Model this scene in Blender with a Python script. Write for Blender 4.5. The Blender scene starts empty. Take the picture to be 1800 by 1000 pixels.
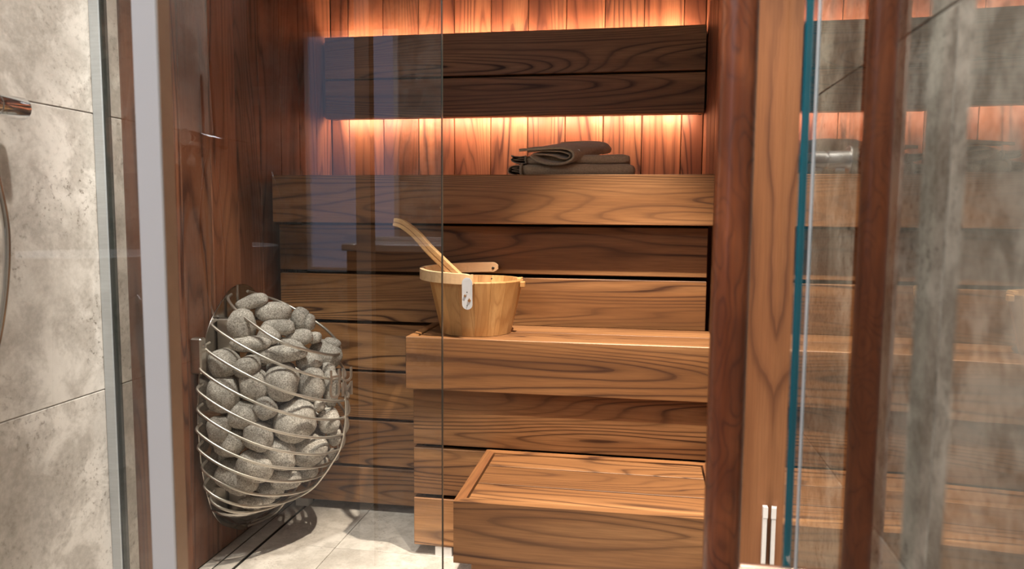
import bpy, bmesh, math, random
from mathutils import Vector, Matrix, noise as mnoise
from math import sin, cos, pi, radians as R
random.seed(7)
sc = bpy.context.scene
COL = sc.collection
ZC = 0.955                                   # eye height above the floor

# ------------------------------------------------------------------ camera, world, lights, exposure
cd = bpy.data.cameras.new('camera'); cam = bpy.data.objects.new('camera', cd); COL.objects.link(cam)
cr, cu, cf = Vector((.98595, .16696, .00700)), Vector((-.02224, .08957, .99573)), Vector((-.16562, .98190, -.09220))
cr.normalize(); cf = (cf - cf.dot(cr)*cr).normalized(); cu = cr.cross(cf)
m = Matrix((( cr.x, cu.x, -cf.x, 0), (cr.y, cu.y, -cf.y, 0), (cr.z, cu.z, -cf.z, ZC), (0, 0, 0, 1)))
cam.matrix_world = m
cd.sensor_width = 36; cd.lens = 36*1308.57/1800; cd.clip_start = .02; cd.clip_end = 50
cd.dof.use_dof = True; cd.dof.focus_distance = 2.0; cd.dof.aperture_fstop = 4.2
sc.camera = cam

w = bpy.data.worlds.new('room_ambient'); sc.world = w; w.use_nodes = True
w.node_tree.nodes['Background'].inputs[0].default_value = (.9, .82, .75, 1)
w.node_tree.nodes['Background'].inputs[1].default_value = .01

sc.view_settings.view_transform = 'Standard'; sc.view_settings.look = 'None'
sc.view_settings.gamma = 1; sc.view_settings.use_curve_mapping = False
sc.view_settings.exposure = -0.14

def spot(name, loc, target, power, col, angle=80, blend=.35, rad=.02):
    l = bpy.data.lights.new(name, 'SPOT'); l.energy = power; l.color = col
    l.spot_size = R(angle); l.spot_blend = blend; l.shadow_soft_size = rad
    o = bpy.data.objects.new(name, l); COL.objects.link(o); o.location = loc
    o.rotation_euler = (Vector(target)-Vector(loc)).to_track_quat('-Z', 'Y').to_euler(); return o
def area(name, loc, target, power, col, sx, sy):
    l = bpy.data.lights.new(name, 'AREA'); l.energy = power; l.color = col; l.shape = 'RECTANGLE'
    l.size = sx; l.size_y = sy
    o = bpy.data.objects.new(name, l); COL.objects.link(o); o.location = loc
    o.rotation_euler = (Vector(target)-Vector(loc)).to_track_quat('-Z', 'Y').to_euler(); return o
WARM = (1, .87, .72); NEUT = (1, .93, .85)
spot('sauna_downlight', (.04, 1.53, 2.27), (-.09, 1.67, 0), 395, WARM, 52, .35, .015)
spot('threshold_downlight', (.10, .92, 2.28), (-.02, 1.60, .2), 190, WARM, 40, .7, .03)
spot('heater_downlight', (-.60, 1.25, 2.28), (-1.06, 1.82, .32), 240, NEUT, 35, .4, .09)
spot('shower_downlight', (-.60, 1.06, 2.28), (-1.15, 1.10, .85), 105, NEUT, 62, .7, .03)
spot('entrance_downlight', (-.10, .42, 2.28), (.30, .72, .6), 115, NEUT, 60, .7, .03)
area('bathroom_fill_light', (-1.3, -.6, 2.27), (-1.1, -.3, 0), 36, (.97, .96, 1), 1.2, .8)  # unseen area fill, added cool to brighten the white profile

# ------------------------------------------------------------------ helpers
def tag(o, label=None, cat=None, group=None, kind=None):
    if label: o['label'] = label
    if cat: o['category'] = cat
    if group: o['group'] = group
    if kind: o['kind'] = kind
    return o
def empty(name, loc, label=None, cat=None, group=None, kind=None, rz=0):
    o = bpy.data.objects.new(name, None); COL.objects.link(o); o.location = loc; o.rotation_euler = (0, 0, rz)
    o.empty_display_size = .05
    return tag(o, label, cat, group, kind)
def wloc(o):
    v = Vector(o.location)
    return v
def link(name, me, loc, mat, parent=None):
    """mesh object at WORLD location loc (parents are unrotated, so subtract their origins)"""
    o = bpy.data.objects.new(name, me); COL.objects.link(o)
    if mat and not me.materials: me.materials.append(mat)
    off = Vector((0, 0, 0)); p = parent
    while p: off += Vector(p.location); p = p.parent
    o.location = Vector(loc)-off
    if parent: o.parent = parent
    return o
_bc = {}
def box(name, c, s, mat, parent=None, bev=.0015, seg=1):
    key = (tuple(round(q, 4) for q in s), mat.name, bev, seg)
    me = _bc.get(key)
    if me is None:
        bm = bmesh.new(); bmesh.ops.create_cube(bm, size=1)
        for v in bm.verts: v.co = Vector((v.co.x*s[0], v.co.y*s[1], v.co.z*s[2]))
        if bev: bmesh.ops.bevel(bm, geom=bm.edges[:], offset=min(bev, min(s)*.4), segments=seg, affect='EDGES', profile=.5)
        me = bpy.data.meshes.new(name); bm.to_mesh(me); bm.free(); me.materials.append(mat); _bc[key] = me
    return link(name, me, c, mat, parent)
def span(name, x0, x1, y0, y1, z0, z1, mat, parent=None, bev=.0015):
    return box(name, ((x0+x1)/2, (y0+y1)/2, (z0+z1)/2), (abs(x1-x0), abs(y1-y0), abs(z1-z0)), mat, parent, bev)
def mesh(name, verts, faces, mat, parent=None, loc=(0, 0, 0), smooth=True, auto=None):
    me = bpy.data.meshes.new(name); me.from_pydata([tuple(Vector(v)-Vector(loc)) for v in verts], [], faces); me.update()
    bm = bmesh.new(); bm.from_mesh(me); bmesh.ops.recalc_face_normals(bm, faces=bm.faces); bm.to_mesh(me); bm.free()
    if smooth:
        me.polygons.foreach_set('use_smooth', [True]*len(me.polygons))
        if auto: me.set_sharp_from_angle(angle=R(auto))
    me.update()
    return link(name, me, loc, mat, parent)
def catmull(pts, n=8, closed=False):
    P = [Vector(p) for p in pts]; out = []; N = len(P)
    for i in range(N if closed else N-1):
        g = lambda k: P[k % N] if closed else P[max(0, min(N-1, k))]
        a, b, c, d = g(i-1), g(i), g(i+1), g(i+2)
        for j in range(n):
            t = j/n
            out.append(.5*((2*b)+(c-a)*t+(2*a-5*b+4*c-d)*t*t+(3*b-a-3*c+d)*t**3))
    if not closed: out.append(P[-1])
    return out
def tube_data(path, r, seg=10, closed=False, caps=True):
    P = [Vector(p) for p in path]; n = len(P); V = []; F = []
    rad = r if callable(r) else (lambda t: r)
    t0 = (P[1]-P[0]).normalized(); up = Vector((0, 0, 1)) if abs(t0.z) < .9 else Vector((1, 0, 0))
    nrm = (up-t0*up.dot(t0)).normalized()
    for i, p in enumerate(P):
        if closed: t = (P[(i+1) % n]-P[i-1]).normalized()
        else: t = (P[min(i+1, n-1)]-P[max(i-1, 0)]).normalized()
        nrm = (nrm-t*nrm.dot(t)).normalized(); b = t.cross(nrm)
        for k in range(seg):
            a = 2*pi*k/seg; V.append(p+(nrm*cos(a)+b*sin(a))*rad(i/max(1, n-1)))
    m_ = n if closed else n-1
    for i in range(m_):
        for k in range(seg):
            j = (i+1) % n
            F.append((i*seg+k, i*seg+(k+1) % seg, j*seg+(k+1) % seg, j*seg+k))
    if caps and not closed:
        F.append(tuple(range(seg))[::-1]); F.append(tuple((n-1)*seg+k for k in range(seg)))
    return V, F
def tube(name, path, r, mat, parent=None, seg=10, closed=False, loc=None):
    V, F = tube_data(path, r, seg, closed)
    if loc is None: loc = tuple(sum(((Vector(p)) for p in path), Vector())/len(path))
    return mesh(name, V, F, mat, parent, loc, True, 50)
def join_data(parts):
    V = []; F = []
    for v, f in parts:
        b = len(V); V += list(v); F += [tuple(i+b for i in q) for q in f]
    return V, F
def lathe_data(c, prof, seg=32, axis='z'):
    V = []; F = []; n = len(prof)
    for k in range(seg):
        a = 2*pi*k/seg
        for r, h in prof:
            if axis == 'z': V.append((c[0]+r*cos(a), c[1]+r*sin(a), c[2]+h))
            elif axis == 'x': V.append((c[0]+h, c[1]+r*cos(a), c[2]+r*sin(a)))
            else: V.append((c[0]+r*cos(a), c[1]+h, c[2]+r*sin(a)))
    for k in range(seg):
        for j in range(n-1):
            a, b = k*n+j, ((k+1) % seg)*n+j
            F.append((a, b, b+1, a+1))
    return V, F
def lathe(name, c, prof, mat, parent=None, seg=32, axis='z'):
    V, F = lathe_data(c, prof, seg, axis)
    return mesh(name, V, F, mat, parent, c, True, 40)
def prism(name, poly, z0, z1, mat, parent=None, loc=(0, 0, 0), f=lambda x, y, z: (x, y, z), smooth=False):
    n = len(poly); V = [f(x, y, z0) for x, y in poly]+[f(x, y, z1) for x, y in poly]
    F = [tuple(range(n)), tuple(range(n, 2*n))]+[(i, (i+1) % n, n+(i+1) % n, n+i) for i in range(n)]
    return mesh(name, V, F, mat, parent, loc, smooth, 35)

# ------------------------------------------------------------------ materials
class NT:
    def __init__(s, name):
        s.m = bpy.data.materials.new(name); s.m.use_nodes = True; s.t = s.m.node_tree
        s.t.nodes.clear(); s.out = s.t.nodes.new('ShaderNodeOutputMaterial')
    def n(s, typ, **kw):
        x = s.t.nodes.new('ShaderNode'+typ)
        for k, v in kw.items():
            if k == 'op': x.operation = v
            elif k == 'blend': x.blend_type = v
            elif k == 'dtype': x.data_type = v
            else: setattr(x, k, v)
        return x
    def l(s, a, b): s.t.links.new(a, b)
    def math(s, op, a, b=None, c=None, clamp=False):
        x = s.n('Math', op=op); x.use_clamp = clamp
        for i, q in enumerate((a, b, c)):
            if q is None: continue
            if isinstance(q, (int, float)): x.inputs[i].default_value = q
            else: s.l(q, x.inputs[i])
        return x.outputs[0]
    def noise(s, vec, scale, detail=2, rough=.5, dist=0):
        x = s.n('TexNoise'); s.l(vec, x.inputs['Vector']); x.inputs['Scale'].default_value = scale
        x.inputs['Detail'].default_value = detail; x.inputs['Roughness'].default_value = rough; x.inputs['Distortion'].default_value = dist
        return x.outputs['Fac']
    def ramp(s, fac, stops, interp='LINEAR'):
        x = s.n('ValToRGB'); s.l(fac, x.inputs[0]); e = x.color_ramp; e.interpolation = interp
        while len(e.elements) < len(stops): e.elements.new(.5)
        for el, (p, c) in zip(e.elements, stops):
            el.position = p; el.color = (*c, 1) if len(c) == 3 else c
        return x.outputs[0]
    def mix(s, fac, a, b, blend='MIX'):
        x = s.n('Mix', data_type='RGBA', blend_type=blend); x.clamp_factor = True
        for i, q in ((0, fac), (6, a), (7, b)):
            if isinstance(q, (int, float)): x.inputs[i].default_value = q
            elif isinstance(q, tuple): x.inputs[i].default_value = (*q, 1)
            else: s.l(q, x.inputs[i])
        return x.outputs[2]
    def bsdf(s, col, rough=.5, metal=0, spec=.5, bump=None, bstr=.2, bdist=.002, **kw):
        p = s.n('BsdfPrincipled')
        if isinstance(col, tuple): p.inputs['Base Color'].default_value = (*col, 1)
        else: s.l(col, p.inputs['Base Color'])
        if isinstance(rough, (int, float)): p.inputs['Roughness'].default_value = rough
        else: s.l(rough, p.inputs['Roughness'])
        p.inputs['Metallic'].default_value = metal; p.inputs['Specular IOR Level'].default_value = spec
        for k, v in kw.items(): p.inputs[k.replace('_', ' ')].default_value = v
        if bump is not None:
            b = s.n('Bump'); b.inputs['Strength'].default_value = bstr; b.inputs['Distance'].default_value = bdist
            s.l(bump, b.inputs['Height']); s.l(b.outputs[0], p.inputs['Normal'])
        s.l(p.outputs[0], s.out.inputs[0]); return p
def simple(name, col, rough=.5, metal=0, spec=.5, nscale=60, var=.12, stretch=(1, 1, 1), bstr=.05, **kw):
    t = NT(name); tc = t.n('TexCoord'); mp = t.n('Mapping'); mp.inputs['Scale'].default_value = stretch
    t.l(tc.outputs['Object'], mp.inputs[0]); nz = t.noise(mp.outputs[0], nscale, 3)
    c = t.mix(nz, tuple(q*(1-var) for q in col), tuple(min(1, q*(1+var)) for q in col))
    t.bsdf(c, rough, metal, spec, nz, bstr, .001, **kw); return t.m

def wood(name, axis, light, mid, dark, K=15, warp=1.0, rough=.46, contrast=1.0, fibre=.35, along=.75, across=7.5, lin_=28.0, coat=0):
    """flat-sawn timber: contour lines of a noise stretched along the grain, dark late-wood edges, fine fibres"""
    t = NT(name); tc = t.n('TexCoord'); oi = t.n('ObjectInfo')
    rnd = oi.outputs['Random']
    r2 = t.math('FRACT', t.math('MULTIPLY', rnd, 91.7)); r3 = t.math('FRACT', t.math('MULTIPLY', rnd, 517.3))
    off = t.n('CombineXYZ'); t.l(t.math('MULTIPLY', rnd, 31.0), off.inputs[0]); t.l(t.math('MULTIPLY', r2, 17.0), off.inputs[1]); t.l(t.math('MULTIPLY', r3, 23.0), off.inputs[2])
    sep = t.n('SeparateXYZ'); t.l(tc.outputs['Object'], sep.inputs[0])
    o = {'x': (0, 1, 2), 'y': (1, 0, 2), 'z': (2, 0, 1)}[axis]
    comb = t.n('CombineXYZ')
    for i in range(3): t.l(sep.outputs[o[i]], comb.inputs[i])
    sc1 = t.n('VectorMath', op='MULTIPLY'); t.l(comb.outputs[0], sc1.inputs[0]); sc1.inputs[1].default_value = (along, across, across)
    add = t.n('VectorMath', op='ADD'); t.l(sc1.outputs[0], add.inputs[0]); t.l(off.outputs[0], add.inputs[1])
    v = add.outputs[0]
    n1 = t.noise(v, 1.0, 1.2, .38, .25*warp)
    n2 = t.noise(v, 4.5, 2, .5)
    Kr = t.math('ADD', t.math('MULTIPLY', r2, K*.9), K*.55)
    sepc = t.n('SeparateXYZ'); t.l(comb.outputs[0], sepc.inputs[0])
    lin = t.math('MULTIPLY', t.math('ADD', sepc.outputs[1], sepc.outputs[2]), t.math('MULTIPLY', r3, lin_))
    ph = t.math('ADD', t.math('ADD', t.math('MULTIPLY', n1, Kr), t.math('MULTIPLY', n2, .6)), lin)
    fr = t.math('FRACT', ph)
    # slow-changing strength of the rings
    st = t.ramp(t.noise(v, 1.7, 1), [(.35, (.35,)*3), (.65, (1,)*3)])
    ring = t.ramp(fr, [(0, (.5,)*3), (.16, (.12,)*3), (.42, (0,)*3), (.74, (.22,)*3), (.93, (1,)*3), (1, (.75,)*3)])
    ring = t.math('MULTIPLY', ring, st)
    body = t.ramp(t.noise(v, .9, 2, .5, .5), [(.32, light), (.55, mid), (.75, tuple(a*.55+b*.45 for a, b in zip(mid, dark)))])
    col = t.mix(t.math('MULTIPLY', ring, .82*contrast), body, dark)
    sc2 = t.n('VectorMath', op='MULTIPLY'); t.l(comb.outputs[0], sc2.inputs[0]); sc2.inputs[1].default_value = (9, 260, 260)
    a2 = t.n('VectorMath', op='ADD'); t.l(sc2.outputs[0], a2.inputs[0]); t.l(off.outputs[0], a2.inputs[1])
    fib = t.noise(a2.outputs[0], 1.0, 3, .6)
    col = t.mix(t.math('MULTIPLY', t.ramp(fib, [(.38, (1,)*3), (.6, (0,)*3)]), fibre), col, tuple(a*.55+b*.3 for a, b in zip(dark, mid)))
    tone = t.n('HueSaturation'); t.l(col, tone.inputs['Color']); t.l(t.math('ADD', t.math('MULTIPLY', r3, .42), .80), tone.inputs['Value'])
    h = t.math('ADD', t.math('MULTIPLY', fib, .5), t.math('MULTIPLY', ring, -.8))
    t.bsdf(tone.outputs[0], t.math('ADD', t.math('MULTIPLY', ring, .12), rough), 0, .4, h, .22, .0012, Coat_Weight=coat, Coat_Roughness=.18)
    return t.m
TL, TM, TD = (.43, .215, .088), (.265, .118, .043), (.050, .017, .006)
W = {a: wood('thermo_timber_'+a, a, TL, TM, TD, 20, contrast=1.45, warp=.8) for a in 'xyz'}
WP = {a: wood('wall_plank_timber_'+a, a, (.32, .135, .066), (.21, .076, .036), (.055, .015, .007), 16, fibre=.3, contrast=1.5) for a in 'xyz'}
W_END = wood('edge_grain_timber', 'y', TM, (.2, .075, .03), TD, 30, along=.6, across=16)
W_POST = wood('post_timber', 'z', (.27, .118, .050), (.205, .083, .033), (.075, .024, .009), 8, along=1.5, across=6, fibre=.2, lin_=5)
W_HANDLE = wood('oiled_dowel_timber', 'z', (.27, .078, .027), (.17, .044, .015), (.06, .014, .005), 18, rough=.32, along=9, across=22, coat=.5, lin_=60)
W_STAVE = wood('bucket_stave_timber', 'z', (.66, .40, .17), (.54, .29, .105), (.36, .16, .05), 9, rough=.42, contrast=.8, along=.7, across=14, fibre=.2)
W_PALE = wood('pale_bentwood', 'x', (.74, .52, .32), (.68, .45, .25), (.48, .28, .13), 7, rough=.45, contrast=.55, fibre=.15)
W_LADLE = wood('ladle_timber', 'x', (.66, .44, .22), (.56, .34, .15), (.36, .19, .075), 14, rough=.45, contrast=.8, across=18)

def stone(name, a, b, c, scale=1.0, rough=.5, pit=.8):
    t = NT(name); tc = t.n('TexCoord'); oi = t.n('ObjectInfo')
    off = t.n('CombineXYZ'); t.l(t.math('MULTIPLY', oi.outputs['Random'], 47.0), off.inputs[0]); t.l(t.math('MULTIPLY', oi.outputs['Random'], 23.0), off.inputs[2])
    ad = t.n('VectorMath', op='ADD'); t.l(tc.outputs['Object'], ad.inputs[0]); t.l(off.outputs[0], ad.inputs[1]); v = ad.outputs[0]
    big = t.noise(v, 2.6*scale, 5, .6, .6); med = t.noise(v, 11*scale, 6, .68, .3); fine = t.noise(v, 90*scale, 4, .7)
    col = t.ramp(big, [(.34, b), (.52, a), (.7, tuple(min(1, q*1.12) for q in a))])
    col = t.mix(t.ramp(med, [(.42, (.75,)*3), (.56, (0,)*3)]), col, b)
    spots = t.math('MULTIPLY', t.ramp(fine, [(.34, (1,)*3), (.43, (0,)*3)]), t.ramp(t.noise(v, 5*scale, 3), [(.45, (0,)*3), (.62, (1,)*3)]))
    col = t.mix(t.math('MULTIPLY', spots, pit), col, c)
    col = t.mix(t.math('MULTIPLY', t.ramp(fine, [(.4, (0,)*3), (.75, (1,)*3)]), .3), col, tuple(min(1, q*1.25) for q in a))
    h = t.math('SUBTRACT', t.math('ADD', med, t.math('MULTIPLY', fine, .4)), spots)
    t.bsdf(col, rough, 0, .4, h, .25, .002); return t.m
M_TILE = stone('travertine_look_tile', (.70, .65, .60), (.36, .32, .28), (.17, .135, .10), 1.0, .42)
M_TILE_D = stone('weathered_stone_tile', (.56, .52, .45), (.17, .145, .115), (.07, .06, .045), 1.15, .5)
M_FLOOR = stone('floor_stone_tile', (.55, .50, .45), (.36, .32, .28), (.16, .13, .11), 1.6, .5)
M_GROUT = simple('grout', (.20, .175, .15), .9)
M_PLASTER = simple('plaster', (.60, .57, .53), .9, nscale=20)
M_DARK = simple('black_recess_board', (.012, .009, .007), .9)
def rockmat():
    t = NT('sauna_stone_granite'); tc = t.n('TexCoord'); oi = t.n('ObjectInfo')
    off = t.n('CombineXYZ'); t.l(t.math('MULTIPLY', oi.outputs['Random'], 47.0), off.inputs[0])
    ad = t.n('VectorMath', op='ADD'); t.l(tc.outputs['Object'], ad.inputs[0]); t.l(off.outputs[0], ad.inputs[1]); v = ad.outputs[0]
    f = t.noise(v, 300, 3, .75); g = t.noise(v, 30, 3, .6)
    col = t.ramp(f, [(.33, (.12, .10, .085)), (.43, (.36, .32, .275)), (.53, (.54, .49, .43)), (.66, (.82, .76, .68))])
    col = t.mix(t.ramp(g, [(.35, (.45,)*3), (.6, (0,)*3)]), col, (.12, .105, .088))
    hs = t.n('HueSaturation'); t.l(col, hs.inputs['Color']); t.l(t.math('ADD', t.math('MULTIPLY', oi.outputs['Random'], .35), .72), hs.inputs['Value'])
    h = t.math('ADD', t.math('MULTIPLY', f, .5), g); t.bsdf(hs.outputs[0], .8, 0, .3, h, .5, .0016); return t.m
M_ROCK = rockmat()
M_STEEL = simple('brushed_steel', (.56, .52, .47), .32, 1, nscale=40, stretch=(1, 1, 12))
M_WIRE = simple('steel_wire', (.62, .57, .50), .38, .9, nscale=80)
M_MIRRORSTEEL = simple('polished_steel_plate', (.42, .39, .36), .12, 1, nscale=8, bstr=.0)
M_STRAP = simple('bright_matt_steel', (.80, .82, .86), .35, .35, nscale=40)
M_PEG = simple('satin_chrome', (.90, .90, .90), .28, .75, nscale=5, bstr=0)
M_CHROME = simple('chrome', (.80, .80, .80), .08, 1, nscale=5, bstr=0)
M_STANDOFF = simple('chrome_painted_rose_reflection', (.86, .66, .56), .22, 1, nscale=5, bstr=0)  # chrome standoffs, their coppery reflection put into the colour
M_ALU = simple('white_anodised_aluminium', (.94, .94, .95), .5, 0, nscale=3, var=.02, bstr=0)
M_ALU2 = simple('grey_anodised_aluminium', (.55, .58, .60), .4, .5, nscale=30, stretch=(1, 1, 10), bstr=.02)
M_ALUSIDE = simple('aluminium_painted_wood_reflection', (.42, .32, .24), .4, .4, nscale=30, bstr=.02)  # tan colour paints the brown wood mirrored in the metal side
M_WHITE = simple('white_plastic', (.85, .84, .82), .4)
M_CERAMIC = simple('white_ceramic', (.88, .87, .85), .12, nscale=5, var=.02, bstr=0)
M_TOWEL = None
def towelmat(name, base):
    t = NT(name); tc = t.n('TexCoord'); v = tc.outputs['Object']
    f = t.noise(v, 260, 3, .75); g = t.noise(v, 90, 2)
    c = t.mix(f, tuple(q*.45 for q in base), tuple(q*1.6 for q in base))
    c = t.mix(t.math('MULTIPLY', g, .4), c, tuple(q*.6 for q in base))
    t.bsdf(c, .95, 0, .1, t.math('ADD', f, g), .6, .003, Sheen_Weight=.35, Sheen_Roughness=.5); return t.m
M_TOWEL = towelmat('brown_terry_cloth', (.50, .37, .25))
M_HEM = towelmat('woven_towel_hem', (.42, .33, .235))

def glassmat(name, tint=(.97, .985, .98), refl=1.9, ior=1.5):
    t = NT(name); fr = t.n('Fresnel'); fr.inputs[0].default_value = ior; g = t.n('NewGeometry')
    front = t.math('SUBTRACT', 1.0, g.outputs['Backfacing'])
    f = t.math('MINIMUM', t.math('MULTIPLY', t.math('MULTIPLY', fr.outputs[0], refl), front), .95)
    tr = t.n('BsdfTransparent'); tr.inputs[0].default_value = (*tint, 1)
    gl = t.n('BsdfGlossy'); gl.inputs['Roughness'].default_value = 0.0; gl.inputs['Color'].default_value = (.97, .98, .98, 1)
    mx = t.n('MixShader'); t.l(f, mx.inputs[0]); t.l(tr.outputs[0], mx.inputs[1]); t.l(gl.outputs[0], mx.inputs[2])
    t.l(mx.outputs[0], t.out.inputs[0]); return t.m
M_GLASS = glassmat('clear_safety_glass')
M_GLASS_D = glassmat('clear_door_glass', refl=1.55)
M_TEAL = simple('teal_glass_edge', (.006, .10, .14), .12, 0, .8, nscale=3, var=.3, bstr=0, Coat_Weight=.6, Coat_Roughness=.05)
M_DKEDGE = simple('dark_glass_edge', (.03, .035, .032), .2, 0, .5, bstr=0)
M_REFLECTION_LINE = simple('painted_reflection_line', (.62, .66, .70), .25, 0, .6, bstr=0)
def emis(name, col, s):
    t = NT(name); e = t.n('Emission'); e.inputs[0].default_value = (*col, 1); e.inputs[1].default_value = s
    t.l(e.outputs[0], t.out.inputs[0]); return t.m
M_LED = emis('warm_led', (1, .64, .43), 190)
M_WINDOW = emis('daylight_behind_frosted_window', (.72, .74, 1.0), 1.1)

# ================================================================== SETTING
XL, XR, YB, YG = -1.15, .215, 2.70, 1.45
H = 2.30
# --- floor: stone tiles over a grout bed
fl = empty('floor', (0, 0, 0), 'beige stone-look tiled floor of the sauna and bathroom', kind='structure')
span('grout_bed', -2.9, .32, -1.62, 2.74, -.03, -.004, M_GROUT, fl, 0)
ys = [-1.62, -1.05, -.45, .15, .75, 1.35, 1.95, 2.55, 2.74]
xs = [-2.9, -2.35, -1.75, -1.15, -.84, -.24, .32]
for j in range(len(ys)-1):
    for i in range(len(xs)-1):
        if ys[j] > 1.34 and xs[i] < -1.2: continue
        x0, x1 = xs[i], xs[i+1]
        if i == 3 and ys[j] > .7: x0 = -1.055
        span('tile', x0+.001, x1-.001, ys[j]+.001, ys[j+1]-.001, -.012, 0, M_FLOOR, fl, .0008)
# --- linear drain beside the left wall
dr = empty('linear_drain', (-1.088, 1.75, 0), 'long dark linear floor drain slot running along the left plank wall', 'drain')
span('drain_channel', -1.149, -1.056, .80, 2.66, -.004, -.003, M_DARK, dr, 0)
span('drain_cover', -1.112, -1.064, .80, 2.66, -.0028, .0, M_FLOOR, dr, .0006)
span('edge_strip', -1.149, -1.117, .80, 2.66, -.0028, .0, M_FLOOR, dr, .0006)

# --- sauna walls: vertical planks over a dark backing
wl = empty('wall_left', (XL, 2.1, 0), 'left sauna wall of dark vertical timber planks', kind='structure')
span('backing', XL-.04, XL-.014, 1.53, YB+.04, 0, H, M_DARK, wl, 0)
b = [YB-.1365*k for k in range(9)]+[1.53]
for k in range(len(b)-1):
    span('plank', XL-.014, XL, b[k+1]+.0012, b[k]-.0012, 0, H, WP['z'], wl, .0022)
wb = empty('wall_back', (-.45, YB, 0), 'back sauna wall of vertical timber planks', kind='structure')
span('backing', XL-.02, XR+.02, YB+.014, YB+.04, 0, H, M_DARK, wb, 0)
xb = [XL, -1.081]+[-1.081+.1357*k for k in range(1, 10)]+[XR]
for k in range(len(xb)-1):
    span('plank', xb[k]+.0012, xb[k+1]-.0012, YB, YB+.014, 0, H, WP['z'], wb, .0022)
wr = empty('wall_right', (XR, 2.1, 0), 'right sauna wall of vertical timber planks', kind='structure')
span('backing', XR+.014, XR+.04, YG+.06, YB+.04, 0, H, M_DARK, wr, 0)
b = [YB-.1365*k for k in range(9)]+[YG+.06]
for k in range(len(b)-1):
    span('plank', XR, XR+.014, b[k+1]+.0012, b[k]-.0012, 0, H, WP['z'], wr, .0022)
# --- post at the right end of the glass front
ps = empty('trim_1', (.25, YG, 0), 'wide timber post at the right of the sauna opening', kind='structure')
span('jamb_board', .203, .299, YG, YG+.058, 0, H, W_POST, ps, .002)
span('jamb_return', .2035, .214, YG+.0585, YG+.12, 0, H, W['z'], ps, .001)

# --- tiled walls of the bathroom
def tiled(name, axis, pos, thick, a_edges, z_edges, mat, label, sgn):
    w_ = empty(name, (pos, a_edges[0], 0) if axis == 'x' else (a_edges[0], pos, 0), label, kind='structure')
    p0, p1 = (pos, pos+sgn*thick)
    q0, q1 = (pos+sgn*thick, pos+sgn*(thick+.03))
    lo, hi = a_edges[0], a_edges[-1]
    if axis == 'x': span('grout_bed', pos+sgn*.0015, q1, lo, hi, 0, H, M_GROUT, w_, 0)
    else: span('grout_bed', lo, hi, pos+sgn*.0015, q1, 0, H, M_GROUT, w_, 0)
    for a0, a1 in zip(a_edges, a_edges[1:]):
        for z0, z1 in zip(z_edges, z_edges[1:]):
            if axis == 'x': span('tile', p0, p1-sgn*.0, a0+.001, a1-.001, z0+.0012, z1-.0012, mat, w_, .001)
            else: span('tile', a0+.001, a1-.001, p0, p1, z0+.0012, z1-.0012, mat, w_, .001)
    return w_
ZE = [0, .568, 1.165, 1.765, H]
tiled('wall_shower', 'x', XL, .010, [.80, 1.53], ZE, M_TILE, 'pale travertine tiled wall left of the sauna', -1)
tiled('wall_entrance', 'x', .30, .010, [-1.6, -1.0, -.4, .2, .80, 1.40, 1.51], ZE, M_TILE_D, 'mottled grey stone wall right of the glass door', 1)
tiled('wall_alcove', 'y', .80, .010, [-2.9, -2.3, -1.7, XL-.041], ZE, M_TILE, 'tiled wall turning away from the shower', 1)
tiled('wall_rear', 'y', -1.60, .010, [-2.9, -2.3, -1.7, -1.1, -.5, .1, .31], ZE, M_TILE_D, 'stone tiled wall behind the viewer', -1)
tiled('wall_far_left', 'x', -2.9, .010, [-1.6, -1.0, -.4, .2, .80], ZE, M_TILE, 'tiled wall at the far left of the bathroom', -1)
ce = empty('ceiling', (0, 0, H), 'ceiling over the sauna and bathroom', kind='structure')
span('plaster_ceiling', -2.94, .34, -1.64, YG, H, H+.03, M_PLASTER, ce, 0)
k = XL
while k < XR+.02:
    span('plank', k+.001, min(k+.1365, XR+.04)-.001, YG+.001, YB+.04, H, H+.014, WP['y'], ce, .002); k += .1365

# ================================================================== BENCHES
def zt(a): return ZC+a
# upper bench ------------------------------------------------------
ub = empty('upper_bench', (-.45, 2.4, 0), 'tall upper sauna bench with slatted front reaching the floor, towels on top', 'bench')
XRB = .207
span('front_board', -1.113, XRB, 2.15, 2.178, zt(-.025), zt(.118), W['x'], ub, .002)
span('side_board', -1.113, -1.085, 2.179, 2.66, zt(-.025), zt(.118), W['y'], ub, .002)
for i in range(4):
    y0 = 2.182+i*.121
    span('seat_slat', -1.083, XRB, y0, y0+.117, zt(.088), zt(.116), W['x'], ub, .002)
lv = [(-.032, -.176), (-.187, -.333), (-.344, -.490), (-.498, -.646), (-.655, -.800), (-.809, -.926)]
for a, c in lv:
    span('riser_board', -1.125, .199, 2.215, 2.240, zt(c), zt(a), W['x'], ub, .002)
for x in (-1.11, -.50, .17):
    span('upright', x, x+.03, 2.241, 2.281, .02, zt(.086), M_DARK, ub, 0)
span('dark_backing', -1.13, .205, 2.285, 2.29, .03, zt(.08), M_DARK, ub, 0)
for x in (-1.07, -.50, .16):
    o = span('foot', x-.022, x+.022, 2.222, 2.26, 0, .026, M_WHITE, ub, .001); o['label'] = 'cream plastic foot'
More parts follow.
